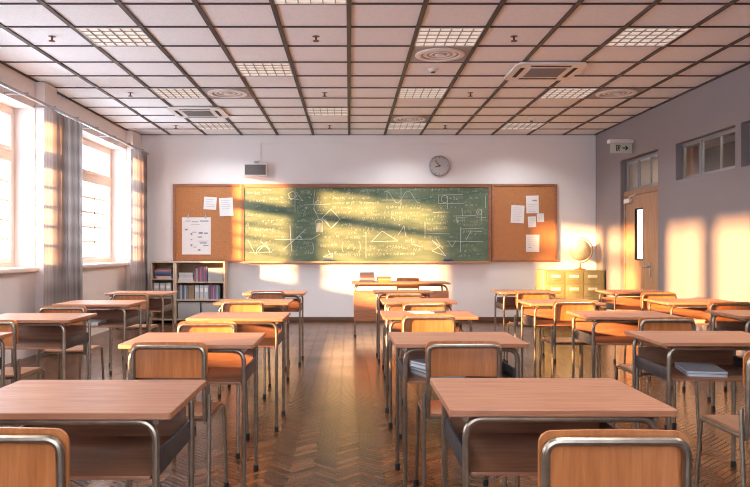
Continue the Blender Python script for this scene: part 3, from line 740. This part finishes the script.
def cork_board(pxa, pxb, label, left):
    xa, xb = bx_(pxa), bx_(pxb)
    t = thing('cork_board', label, 'notice board', (0, 0, 0), 0, 'cork boards beside the chalkboard')
    f = .04
    bm = B(); box(bm, xa+f, xb-f, YS+.008, YB-.002, Z0-.008+f, Z1+.062-f); obj('cork_panel', bm, M['cork'], t)
    bm = B()
    for q in ((xa, xa+f, Z0-.008, Z1+.062), (xb-f, xb, Z0-.008, Z1+.062), (xa+f, xb-f, Z0-.008, Z0-.008+f), (xa+f, xb-f, Z1+.062-f, Z1+.062)): box(bm, q[0], q[1], YS-.005, YB-.002, q[2], q[3], .003)
    obj('frame', bm, M['frame'], t)
cork_board(173, 242.5, 'brown cork board left of the chalkboard, holding a large sheet', True)
cork_board(491.4, 557, 'brown cork board right of the chalkboard, holding five notes', False)

def note(px0, px1, py0, py1, rot, label, lines, title=False, clips=0):
    yp = YS+.0035
    cx, cz = bx_((px0+px1)/2), bz_((py0+py1)/2); w, h = (px1-px0)*YS/SC, (py1-py0)*YS/SC
    t = thing('paper_note', label, 'paper', (cx, yp, cz), 0, 'papers pinned on the cork boards'); t.rotation_euler = (0, rot, 0)
    bm = B(); n = 6                                  # slightly bowed sheet
    A = []
    for i in range(n+1):
        z = -h/2+h*i/n; d = -.004*(1-i/n)**2
        A.append([bm.verts.new((-w/2, d, z)), bm.verts.new((w/2, d, z)), bm.verts.new((w/2, d+.001, z)), bm.verts.new((-w/2, d+.001, z))])
    for a, b in zip(A, A[1:]):
        for j in range(4): bm.faces.new((a[j], a[(j+1) % 4], b[(j+1) % 4], b[j]))
    bm.faces.new(A[0][::-1]); bm.faces.new(A[-1])
    obj('sheet', bm, M['paper'], t)
    bm = B()
    for (u0, u1, v, th) in lines: box(bm, -w/2+u0*w, -w/2+u1*w, -.0062, -.0055, h/2-v*h-th*h/2, h/2-v*h+th*h/2)
    obj('printed_text', bm, M['ink'], t)
    if clips:
        for u in (.22, .82):
            bm = B(); box(bm, -w/2+u*w-.012, -w/2+u*w+.012, -.011, -.002, h/2-.02, h/2+.035, .003); tube(bm, [(-w/2+u*w, -.006, h/2+.03), (-w/2+u*w, -.010, h/2+.06)], .006); obj('clip', bm, M['alu'], t)
    else:
        bm = B(); lathe(bm, [(.008, 0), (.008, .006), (.004, .01)], 12)
        for v in bm.verts: v.co = Vector((v.co.x, -v.co.z, v.co.y+h/2-.02))
        obj('pin', bm, M['white_plastic'], t)
def rows(v0, v1, n, th=.012): return [(.12+random.random()*.05, .65+random.random()*.23, v0+(v1-v0)*k/max(1, n-1), th) for k in range(n)]
note(182, 210.8, 217.3, 254.5, 0, 'large white sheet hung from two clips on the left cork board', [(.12, .3, .1, .018), (.34, .56, .12, .022), (.62, .92, .10, .03), (.3, .62, .19, .008), (.1, .2, .33, .04), (.3, .36, .45, .06), (.36, .5, .40, .02), (.58, .72, .42, .05), (.76, .9, .43, .04), (.55, .7, .53, .03), (.3, .36, .6, .03), (.55, .92, .64, .012), (.62, .86, .69, .03), (.3, .36, .75, .06), (.74, .92, .76, .025), (.56, .64, .88, .05), (.4, .5, .8, .02)], clips=2)
note(203.8, 216.4, 197, 209.5, .06, 'small square note nearest the middle of the left cork board', rows(.2, .75, 4, .02))
note(219.3, 233, 197.8, 216, -.05, 'tilted white note by the chalkboard edge of the left cork board', rows(.15, .6, 5))
note(511, 524.2, 205.3, 223, .05, 'leftmost white note on the right cork board', rows(.15, .85, 7))
note(526.2, 538.8, 195.6, 213.2, -.02, 'topmost white note on the right cork board', [(.5, .85, .28, .08)]+rows(.5, .9, 4))
note(528.1, 536, 216.5, 227.2, -.05, 'smaller white note below the topmost one, right cork board', rows(.2, .8, 4, .02))
note(537, 544, 213.4, 222, -.04, 'smallest grey-white note at the right, right cork board', rows(.3, .8, 3, .02))
note(526, 539.4, 234.6, 252, .015, 'lowest white note on the right cork board', rows(.15, .6, 5)+[(.2, .4, .75, .03)])

for (pa, pb, lab) in ((323, 332.3, 'blue felt chalkboard eraser on the left of the chalk ledge'), (443, 453, 'blue felt chalkboard eraser on the right of the chalk ledge')):
    t = thing('board_eraser', lab, 'eraser', (bx_((pa+pb)/2), YS-.035, Z0-.0055), 0, 'erasers on the chalk ledge')
    hw = (pb-pa)*YS/SC/2
    bm = B(); box(bm, -hw, hw, -.02, .025, .0, .022, .004); obj('felt_pad', bm, M['blue'], t)
    bm = B(); box(bm, -hw+.012, hw-.02, -.016, .021, .0225, .036, .004); obj('grip', bm, M['blue'], t)

# ------------------------------------------------------------------ wall fittings
t = thing('wall_clock', 'round grey wall clock above the chalkboard', 'clock', (px2x(439.5, 12.35), YB-.002, py2z(165.8, 12.35)))
rc = .172
def disc(bm, r0, y0, y1, seg=40):
    a = [bm.verts.new((r0*math.cos(2*PI*k/seg), y0, r0*math.sin(2*PI*k/seg))) for k in range(seg)]
    b = [bm.verts.new((r0*math.cos(2*PI*k/seg), y1, r0*math.sin(2*PI*k/seg))) for k in range(seg)]
    bm.faces.new(a); bm.faces.new(b[::-1])
    for k in range(seg): bm.faces.new((a[k], a[(k+1) % seg], b[(k+1) % seg], b[k]))
bm = B(); disc(bm, rc-.012, -.035, 0); obj('dial', bm, M['clockface'], t)
bm = B(); tube(bm, [((rc-.008)*math.cos(2*PI*k/48), -.034, (rc-.008)*math.sin(2*PI*k/48)) for k in range(49)], .012, 8); obj('rim', bm, M['alu'], t)
for k in range(12):
    bm = B(); a = 2*PI*k/12; p, q = .125, .148
    tube(bm, [(p*math.cos(a), -.037, p*math.sin(a)), (q*math.cos(a), -.037, q*math.sin(a))], .0035, 6); obj('hour_mark', bm, M['darkgrey'], t)
for nm, ang, ln, w in (('hour_hand', 196, .075, .007), ('minute_hand', 128, .115, .005)):
    bm = B(); a = math.radians(ang); tube(bm, [(-.02*math.cos(a), -.041, -.02*math.sin(a)), (ln*math.cos(a), -.041, ln*math.sin(a))], w, 6); obj(nm, bm, M['darkgrey'], t)
bm = B(); disc(bm, .012, -.048, -.034, 16); obj('centre_cap', bm, M['darkgrey'], t)

t = thing('wall_speaker', 'grey loudspeaker box mounted above the left end of chalkboard', 'speaker', (px2x(255.5, 12.3), YB-.002, py2z(169.8, 12.3)))
bm = B(); box(bm, -.195, .195, -.12, 0, -.105, .105, .008); obj('cabinet', bm, M['white_plastic'], t)
bm = B(); box(bm, -.174, .174, -.128, -.1205, -.084, .084, .003); obj('grille', bm, pm('speaker cloth', (.15, .135, .13), .9), t)
bm = B(); box(bm, -.03, .03, -.06, 0, .106, .15, .004); obj('bracket', bm, M['alu'], t)
bm = B(); zz = py2z(143, 12.39)
box(bm, px2x(260, 12.39)-.012, XR-.01, YB-.014, YB-.001, zz-.012, zz+.012); box(bm, px2x(260, 12.39)-.012, px2x(260, 12.39)+.012, YB-.014, YB-.001, 2.71, zz-.012)
tag(obj('cable_trunking', bm, M['wall_white']), 'thin white cable trunking along the top of the end wall', 'cable')

# exit sign
t = thing('exit_sign', 'white emergency exit sign with arrow projecting from right wall', 'sign', (XR, 10.78, 2.69))
bm = B(); box(bm, -.36, -.0005, -.06, .06, .065, .125, .015); obj('lamp_housing', bm, M['white_plastic'], t)
bm = B(); box(bm, -.325, -.012, -.008, .008, -.075, .065, .002); obj('plate', bm, M['exit_white'], t)
bm = B(); yy0, yy1 = -.0105, -.0085
def sg(x0, x1, z0, z1): box(bm, x0, x1, yy0, yy1, z0, z1)
sg(-.248, -.236, -.045, .045); sg(-.248, -.19, .035, .045); sg(-.196, -.184, .0, .045)
lathe_c = [(-.212+.009*math.cos(2*PI*k/12), .022+.009*math.sin(2*PI*k/12)) for k in range(12)]
prism(bm, lathe_c, yy0, yy1, lambda x, y, d: (x, d, y))
for poly in ([(-.222, .012), (-.202, .010), (-.208, -.016), (-.222, -.014)], [(-.204, .010), (-.186, -.006), (-.190, -.012), (-.207, .002)], [(-.222, .010), (-.232, -.006), (-.227, -.01), (-.218, .002)],
             [(-.210, -.014), (-.192, -.026), (-.194, -.046), (-.202, -.046), (-.202, -.03), (-.216, -.018)], [(-.222, -.014), (-.226, -.032), (-.234, -.045), (-.226, -.048), (-.216, -.034), (-.212, -.016)],
             [(-.155, .008), (-.10, .008), (-.118, .03), (-.102, .036), (-.066, 0), (-.102, -.036), (-.118, -.03), (-.10, -.008), (-.155, -.008)]):
    prism(bm, poly, yy0, yy1, lambda x, y, d: (x, d, y))
obj('pictogram', bm, M['exit_dark'], t)

# ------------------------------------------------------------------ filing cabinet and globe
t = thing('filing_cabinet', 'olive green filing cabinet with card labels in the right corner', 'cabinet', (3.622, 11.86, 0))
cw, cd, chh = 1.03, .50, .872
bm = B(); ol = rrect(cw, cd, .07, 6)
prism(bm, ol, .03, chh-.012, lambda x, y, d: (x, y+cd/2, d)); obj('body', bm, M['cab'], t)
bm = B(); prism(bm, rrect(cw+.012, cd+.008, .07, 6), chh-.012, chh, lambda x, y, d: (x, y+cd/2, d)); obj('top_board', bm, M['cab_top'], t)
bm = B(); box(bm, -cw/2+.08, cw/2-.08, .04, cd-.04, .001, .03); obj('plinth', bm, M['darkgrey'], t)
for i in range(3):
    w = (cw-.15)/3; xa = -cw/2+.075+i*w
    for j in range(4):
        h = (chh-.06)/4; za = .04+j*h
        bm = B(); box(bm, xa+.006, xa+w-.006, -.012, -.0005, za+.005, za+h-.005, .003); d = obj('drawer', bm, M['cab'], t)
        bm = B(); box(bm, xa+w/2-.075, xa+w/2+.075, -.018, -.0125, za+h*.52, za+h*.52+.045, .002); obj('card_holder', bm, M['plate'], d)
        bm = B(); tube(bm, rounded([(xa+w/2-.05, -.012, za+h*.36), (xa+w/2-.05, -.034, za+h*.36), (xa+w/2+.05, -.034, za+h*.36), (xa+w/2+.05, -.012, za+h*.36)], .012, 4), .005, 8); obj('drawer_handle', bm, M['cab_top'], d)
t = thing('globe', 'pale school globe on a bronze half ring on the green cabinet', 'globe', (3.79, 12.08, .8725))
rg = .170; gz = .322
bm = B(); bmesh.ops.create_uvsphere(bm, u_segments=36, v_segments=20, radius=rg)
sp = obj('sphere', bm, M['globe'], t, (0, 0, gz)); sp.rotation_euler = (0, math.radians(23), 0)
bm = B(); R_ = rg+.040; seg = 30; P = []
for k in range(seg+1):
    a = math.radians(-97+180*k/seg+8); P.append((R_*math.cos(a), R_*math.sin(a)))
for k in range(seg):
    (x, z), (x2, z2) = P[k], P[k+1]
    f = (R_-.012)/R_
    for q in (1,):
        v = [bm.verts.new((px_, y_, pz_)) for y_ in (-.012, .012) for (px_, pz_) in ((x, z), (x2, z2), (x2*f, z2*f), (x*f, z*f))]
        bm.faces.new(v[0:4]); bm.faces.new(v[4:8][::-1]); bm.faces.new((v[0], v[1], v[5], v[4])); bm.faces.new((v[2], v[3], v[7], v[6]))
obj('meridian_ring', bm, M['brass'], t, (0, 0, gz))
bm = B(); lathe(bm, [(.095, 0), (.098, .008), (.085, .018), (.03, .028), (.014, .05), (.012, gz-rg-.041)], 28); obj('stand', bm, M['brass'], t)

# ------------------------------------------------------------------ bookcase and contents
YBC = 12.06
def bcx(px): return px2x(px, YBC)
bxa, bxm, bxb = bcx(150.5), bcx(174.8), bcx(225)
zt = py2z(261.3, YBC)
def bookcase(x0, x1, shelves, label):
    t = thing('bookcase', label, 'bookcase', (0, 0, 0), 0, 'low birch bookcases')
    th = .026; yb = YB-.056
    for nm, q in (('side_panel', (x0, x0+th, 0, zt-th)), ('side_panel', (x1-th, x1, 0, zt-th)), ('top_board', (x0, x1, zt-th, zt))):
        bm = B(); box(bm, q[0], q[1], YBC, yb, q[2], q[3], .002); obj(nm, bm, M['shelf'], t)
    for z in shelves:
        bm = B(); box(bm, x0+th, x1-th, YBC+.004, yb-.012, z-.02, z, .002); obj('shelf', bm, M['shelf'], t)
    bm = B(); box(bm, x0+th, x1-th, yb-.012, yb, .01, zt-th); obj('back_panel', bm, M['shelf_back'], t)
    return th
sl = [py2z(278.8, YBC), py2z(295.3, YBC), .42-.13, .06]
sl = [sl[0], sl[1], .27, .07]
sr = [py2z(281.8, YBC), py2z(299.6, YBC), .07]
bookcase(bxa, bxm-.002, sl, 'narrow birch bookcase unit in the corner beside the curtain')
bookcase(bxm, bxb, sr, 'wider birch bookcase unit under the left cork board')
yc = YBC+.16
# narrow unit: flat books on the upper shelf
z = sl[0]+.0005; xc = (bxa+bxm)/2
for i, (w, h, col, nm) in enumerate(((.24, .022, (.55, .47, .42), 'cream'), (.26, .020, (.60, .38, .36), 'pink'), (.27, .040, (.05, .06, .14), 'navy'), (.26, .030, (.10, .17, .30), 'blue'), (.27, .028, (.50, .25, .25), 'rose'), (.24, .024, (.24, .12, .11), 'maroon'))):
    book((xc+random.uniform(-.012, .012), yc, z), (w, .22, h), col, '%s book number %d up in the flat pile, narrow bookcase' % (nm, i+1) if False else '%s book lying in the flat pile on the narrow bookcase top shelf' % nm, 0, group='flat books in the narrow bookcase'); z += h+.001
def binder(x, zz, w, h, label, y=yc):
    t = thing('box_file', label, 'file box', (x, y, zz), 0, 'pale box files in the bookcases')
    bm = B(); box(bm, -w/2, w/2, -.13, .10, 0, h, .004); obj('body', bm, M['binder'], t)
    bm = B(); box(bm, -w/2+.012, w/2-.012, -.1325, -.1302, h*.55, h*.8); obj('spine_label', bm, M['paper'], t)
for i, nm in enumerate(('first', 'second', 'third')):
    binder(bxa+.07+i*.097+.02, sl[1]+.0005, .088, .20, '%s pale box file from the left, narrow bookcase second shelf' % nm)
for i, nm in enumerate(('left', 'right')):
    binder(bxa+.115+i*.155, sl[2]+.0005, .14, .155, '%s pale wide box file on the narrow bookcase third shelf' % nm)
# wide unit top shelf
x0 = bxm+.034; z = sr[0]+.0005
for i, (h, nm, w, col) in enumerate(((.036, 'bottom grey-white', .25, (.52, .49, .47)), (.034, 'second grey-white', .24, (.58, .54, .51)), (.04, 'third pale', .22, (.50, .47, .45)), (.034, 'topmost white', .24, (.60, .57, .54)))):
    book((x0+.137, yc, z), (w, .22, h), col, '%s book of the flat pile, wide bookcase top shelf' % nm, 0, group='flat books in the wide bookcase'); z += h+.001
cols = [((.22, .10, .12), .23, .03, 'dark maroon'), ((.40, .36, .36), .22, .024, 'grey'), ((.30, .08, .13), .245, .03, 'wine red'), ((.46, .20, .26), .235, .026, 'pink-red'), ((.20, .12, .20), .25, .03, 'plum'), ((.34, .14, .14), .245, .03, 'brick red'), ((.12, .10, .18), .25, .028, 'dark violet')]
x = x0+.275
for col, h, w, nm in cols:
    book((x+w/2, yc-.02, sr[0]+.0005), (h, .2, w), col, '%s upright book on the wide bookcase top shelf' % nm, upright=True, group='upright books on the wide bookcase top shelf'); x += w+.003
def gbox(xa, xb, zz, h, label, lid=True):
    t = thing('storage_box', label, 'box', ((xa+xb)/2, yc, zz+.0005), 0, 'grey boxes in the bookcase')
    w = (xb-xa)/2
    bm = B(); box(bm, -w, w, -.14, .10, 0, h, .004); obj('body', bm, M['box'], t)
    bm = B(); box(bm, -w-.003, w+.003, -.144, .104, h+.0005, h+.02, .003); obj('lid', bm, M['box'], t)
gbox(x+.012, bxb-.04, sr[0], .205, 'grey box at the right end of the wide bookcase top shelf')
x = x0+.012
for i, (col, h, w, nm, ti) in enumerate((((.14, .14, .16), .225, .03, 'dark grey', 0), ((.42, .42, .42), .235, .028, 'pale grey', 0), ((.10, .11, .14), .228, .032, 'charcoal', 0), ((.40, .40, .44), .23, .03, 'silver', 0), ((.15, .17, .24), .225, .03, 'slate blue', 0), ((.30, .19, .10), .23, .09, 'thick brown', 0))):
    book((x+w/2, yc-.02, sr[1]+.0005), (h, .2, w), col, '%s upright book on the wide bookcase middle shelf' % nm, upright=True, group='upright books on the wide bookcase middle shelf'); x += w+.004
for i, nm in enumerate(('left', 'middle', 'right')):
    binder(x+.045+i*.077, sr[1]+.0005, .07, .23, '%s pale box file on the wide bookcase middle shelf' % nm); 
x += .242
for col, h, w, nm in (((.12, .10, .15), .24, .03, 'blackish'), ((.38, .12, .20), .235, .028, 'crimson'), ((.45, .24, .30), .23, .024, 'dusty pink'), ((.15, .12, .25), .24, .026, 'indigo'), ((.34, .30, .32), .235, .026, 'mouse grey'), ((.10, .15, .16), .23, .03, 'teal black')):
    if x+w > bxb-.03: break
    book((x+w/2, yc-.02, sr[1]+.0005), (h, .2, w), col, '%s upright book on the wide bookcase middle shelf' % nm, upright=True, group='upright books on the wide bookcase middle shelf'); x += w+.003
gbox(x0+.01, x0+.375, sr[2], .25, 'grey lidded box on the left of the wide bookcase bottom shelf')
gbox(x0+.40, bxb-.04, sr[2], .25, 'grey lidded box on the right of the wide bookcase bottom shelf')

# ------------------------------------------------------------------ things on the desks
dx, dy = DPOS['Dnearest']
t = thing('laptop', 'closed silver laptop on the shelf of the nearest right-hand desk', 'laptop', (dx-.025, dy+.235, .5685), math.radians(-13))
bm = B(); prism(bm, rrect(.19, .31, .015, 4), 0, .013, lambda x, y, d: (x, y, d)); obj('base', bm, M['laptop'], t)
bm = B(); prism(bm, rrect(.192, .312, .015, 4), .0155, .025, lambda x, y, d: (x, y, d)); obj('lid', bm, M['laptop'], t)
bm = B(); tube(bm, [(-.094, -.11, .0143), (-.094, .11, .0143)], .0025, 8); obj('hinge', bm, M['rubber'], t)
dx, dy = DPOS['Csecond']; z = .5685
for i, (h, col, nm) in enumerate(((.018, (.55, .55, .56), 'lowest grey'), (.016, (.30, .28, .28), 'second darker'), (.016, (.62, .62, .64), 'third pale'), (.014, (.35, .36, .40), 'topmost blue-grey'))):
    book((dx-.10+i*.004, dy+.19, z), (.19, .25, h), col, '%s notebook in the pile on the second right-of-aisle desk shelf' % nm, .35+i*.07, group='notebooks in the desk right of the aisle'); z += h+.001
dx, dy = DPOS['Esecond']; z = .5685
for i, (h, col, nm) in enumerate(((.014, (.66, .56, .36), 'lower cream'), (.012, (.70, .62, .42), 'upper cream'))):
    book((dx-.09, dy+.17, z), (.20, .26, h), col, '%s workbook on the shelf of the second right wall desk' % nm, .1+.1*i, group='workbooks in a desk by the right wall'); z += h+.001
dx, dy = DPOS['Athird']
book((dx-.08, dy+.2, .5685), (.22, .28, .025), (.60, .58, .56), 'pale book on the shelf of the third desk along the windows', .05)
dx, dy = DPOS['Cthird']
bm = B(); box(bm, -.075, .075, -.105, .105, 0, .0012); o = obj('paper_sheet', bm, M['paper'], loc=(dx-.03, dy+.37, DH+.0003)); o.rotation_euler = (0, 0, .2); tag(o, 'white paper sheet on the third desk right of the aisle', 'paper')
t = thing('pencil_case', 'dark pencil case on the third desk right of the aisle', 'pencil case', (dx+.10, dy+.36, DH+.0005), .1)
bm = B(); box(bm, -.045, .045, -.02, .02, 0, .014, .005); obj('pouch', bm, M['darkgrey'], t)
bm = B(); tube(bm, [(-.035, 0, .0145), (.035, 0, .0145)], .002, 6); obj('zip', bm, M['alu'], t)

# ------------------------------------------------------------------ curtains and rail
def curtain(y0, ys, y1, label, folds, seed):
    rnd = random.Random(seed)
    P = []
    n0 = 6
    for k in range(n0): f = k/n0; P.append((XL+.20+.05*f+.006*math.sin(f*PI*2), y0+(ys-y0)*f))
    n = folds*8
    ph = rnd.random()
    for k in range(n+1):
        f = k/n; a = f*folds*2*PI
        P.append((XL+.235+.062*math.sin(a+.5*math.sin(a*.37+ph))*(.75+.25*math.sin(a*.21+ph*5)), ys+(y1-ys)*f+.012*math.sin(a*1.9)))
    bm = B(); uvl = bm.loops.layers.uv.new('UVMap')
    zs = [.03, .3, .7, 1.1, 1.5, 1.9, 2.3, 2.6, 2.775]; grid = []; s = [0]
    for a, b in zip(P, P[1:]): s.append(s[-1]+math.hypot(a[0]-b[0], a[1]-b[1]))
    for z in zs:
        k = .72+.28*(1-z/2.8); row = []
        for i, (x, y) in enumerate(P):
            row.append(bm.verts.new((XL+.235+(x-XL-.235)*k, y, z)))
        grid.append(row)
    for j in range(len(zs)-1):
        for i in range(len(P)-1):
            f = bm.faces.new((grid[j][i], grid[j][i+1], grid[j+1][i+1], grid[j+1][i]))
            for l, (ii, jj) in zip(f.loops, ((i, j), (i+1, j), (i+1, j+1), (i, j+1))): l[uvl].uv = (s[ii], zs[jj])
    t = thing('curtain', label, 'curtain', (0, 0, 0), 0, 'grey curtains along the window wall')
    obj('cloth', bm, M['curtain'], t, ang=80)
    rng = B(); m = 9
    for k in range(m):
        y = y0+.04+(y1-y0-.08)*k/(m-1); tube(rng, [(XL+.235, y, 2.77), (XL+.235, y, 2.795)], .005, 6)
    obj('glider_hooks', rng, M['alu'], t)
curtain(8.20, 8.36, 9.30, 'long grey curtain hanging between the two window bays', 8, 1)
curtain(11.45, 11.56, 12.28, 'long grey curtain hanging beside the bookcase at the room corner', 5, 2)
curtain(4.85, 5.0, 5.85, 'grey curtain beyond the left edge of the view', 6, 3)
curtain(.55, .7, 1.95, 'added grey curtain out of view, keeping sun off the near desks', 6, 4)  # unseen, added to cut the sun before it reaches the near desks
t = thing('curtain_rail', 'grey metal curtain rail running along the tops of the window bays', 'curtain rail', (0, 0, 0))
bm = B(); box(bm, XL+.222, XL+.248, .3, 12.34, 2.795, 2.825, .004); obj('rail', bm, M['alu'], t)
for y in [.5+.72*k for k in range(17)]:
    bm = B(); box(bm, XL+.001, XL+.222, y-.012, y+.012, 2.828, 2.846); box(bm, XL+.21, XL+.25, y-.012, y+.012, 2.8255, 2.846); obj('bracket', bm, M['alu'], t)

# ------------------------------------------------------------------ light
sun = bpy.data.lights.new('sun', 'SUN'); so = bpy.data.objects.new('sun', sun); C.objects.link(so)
d = Vector((1, .625, -.156)).normalized()
so.rotation_euler = d.to_track_quat('-Z', 'Y').to_euler(); so.location = (-8, 2, 4)
sun.energy = 12.5; sun.color = (1, .51, .20); sun.angle = math.radians(2.1)
wd = bpy.data.worlds.new('sky'); S.world = wd; wd.use_nodes = True
nt = wd.node_tree; bg = nt.nodes['Background']
bg.inputs['Color'].default_value = (.74, .85, 1.0, 1); bg.inputs['Strength'].default_value = 3.1
for n, (a, b) in enumerate(BAYS):
    l = bpy.data.lights.new('sky_portal', 'AREA'); l.shape = 'RECTANGLE'; l.size = b-a; l.size_y = ZT-ZS; l.cycles.is_portal = True
    o = bpy.data.objects.new('sky_portal', l); C.objects.link(o); o.location = (XL-.36, (a+b)/2, (ZS+ZT)/2)
    o.rotation_euler = Vector((1, 0, 0)).to_track_quat('-Z', 'Z').to_euler()

l = bpy.data.lights.new('sky_portal', 'AREA'); l.shape = 'RECTANGLE'; l.size = RWX[1]-RWX[0]; l.size_y = 1.95; l.cycles.is_portal = True
o = bpy.data.objects.new('sky_portal', l); C.objects.link(o); o.location = ((RWX[0]+RWX[1])/2, YF-.21, 1.875)
o.rotation_euler = Vector((0, 1, 0)).to_track_quat('-Z', 'Z').to_euler()

# ------------------------------------------------------------------ camera
cam = bpy.data.cameras.new('camera'); co = bpy.data.objects.new('camera', cam); C.objects.link(co)
co.location = (0, 0, 1.2); co.rotation_euler = (PI/2, 0, 0)
cam.sensor_width = 36; cam.lens = 36*737/750; cam.shift_x = 26/750; cam.shift_y = 6.5/750; cam.clip_start = .05
S.camera = co
S.view_settings.view_transform = 'Standard'; S.view_settings.look = 'None'; S.view_settings.gamma = 1; S.view_settings.use_curve_mapping = False
S.view_settings.exposure = 1.68
S.cycles.max_bounces = 10; S.cycles.diffuse_bounces = 6; S.cycles.transparent_max_bounces = 16; S.cycles.sample_clamp_indirect = 6
S.cycles.use_denoising = True; S.cycles.filter_width = 1.1
S.cycles.caustics_reflective = False; S.cycles.caustics_refractive = False
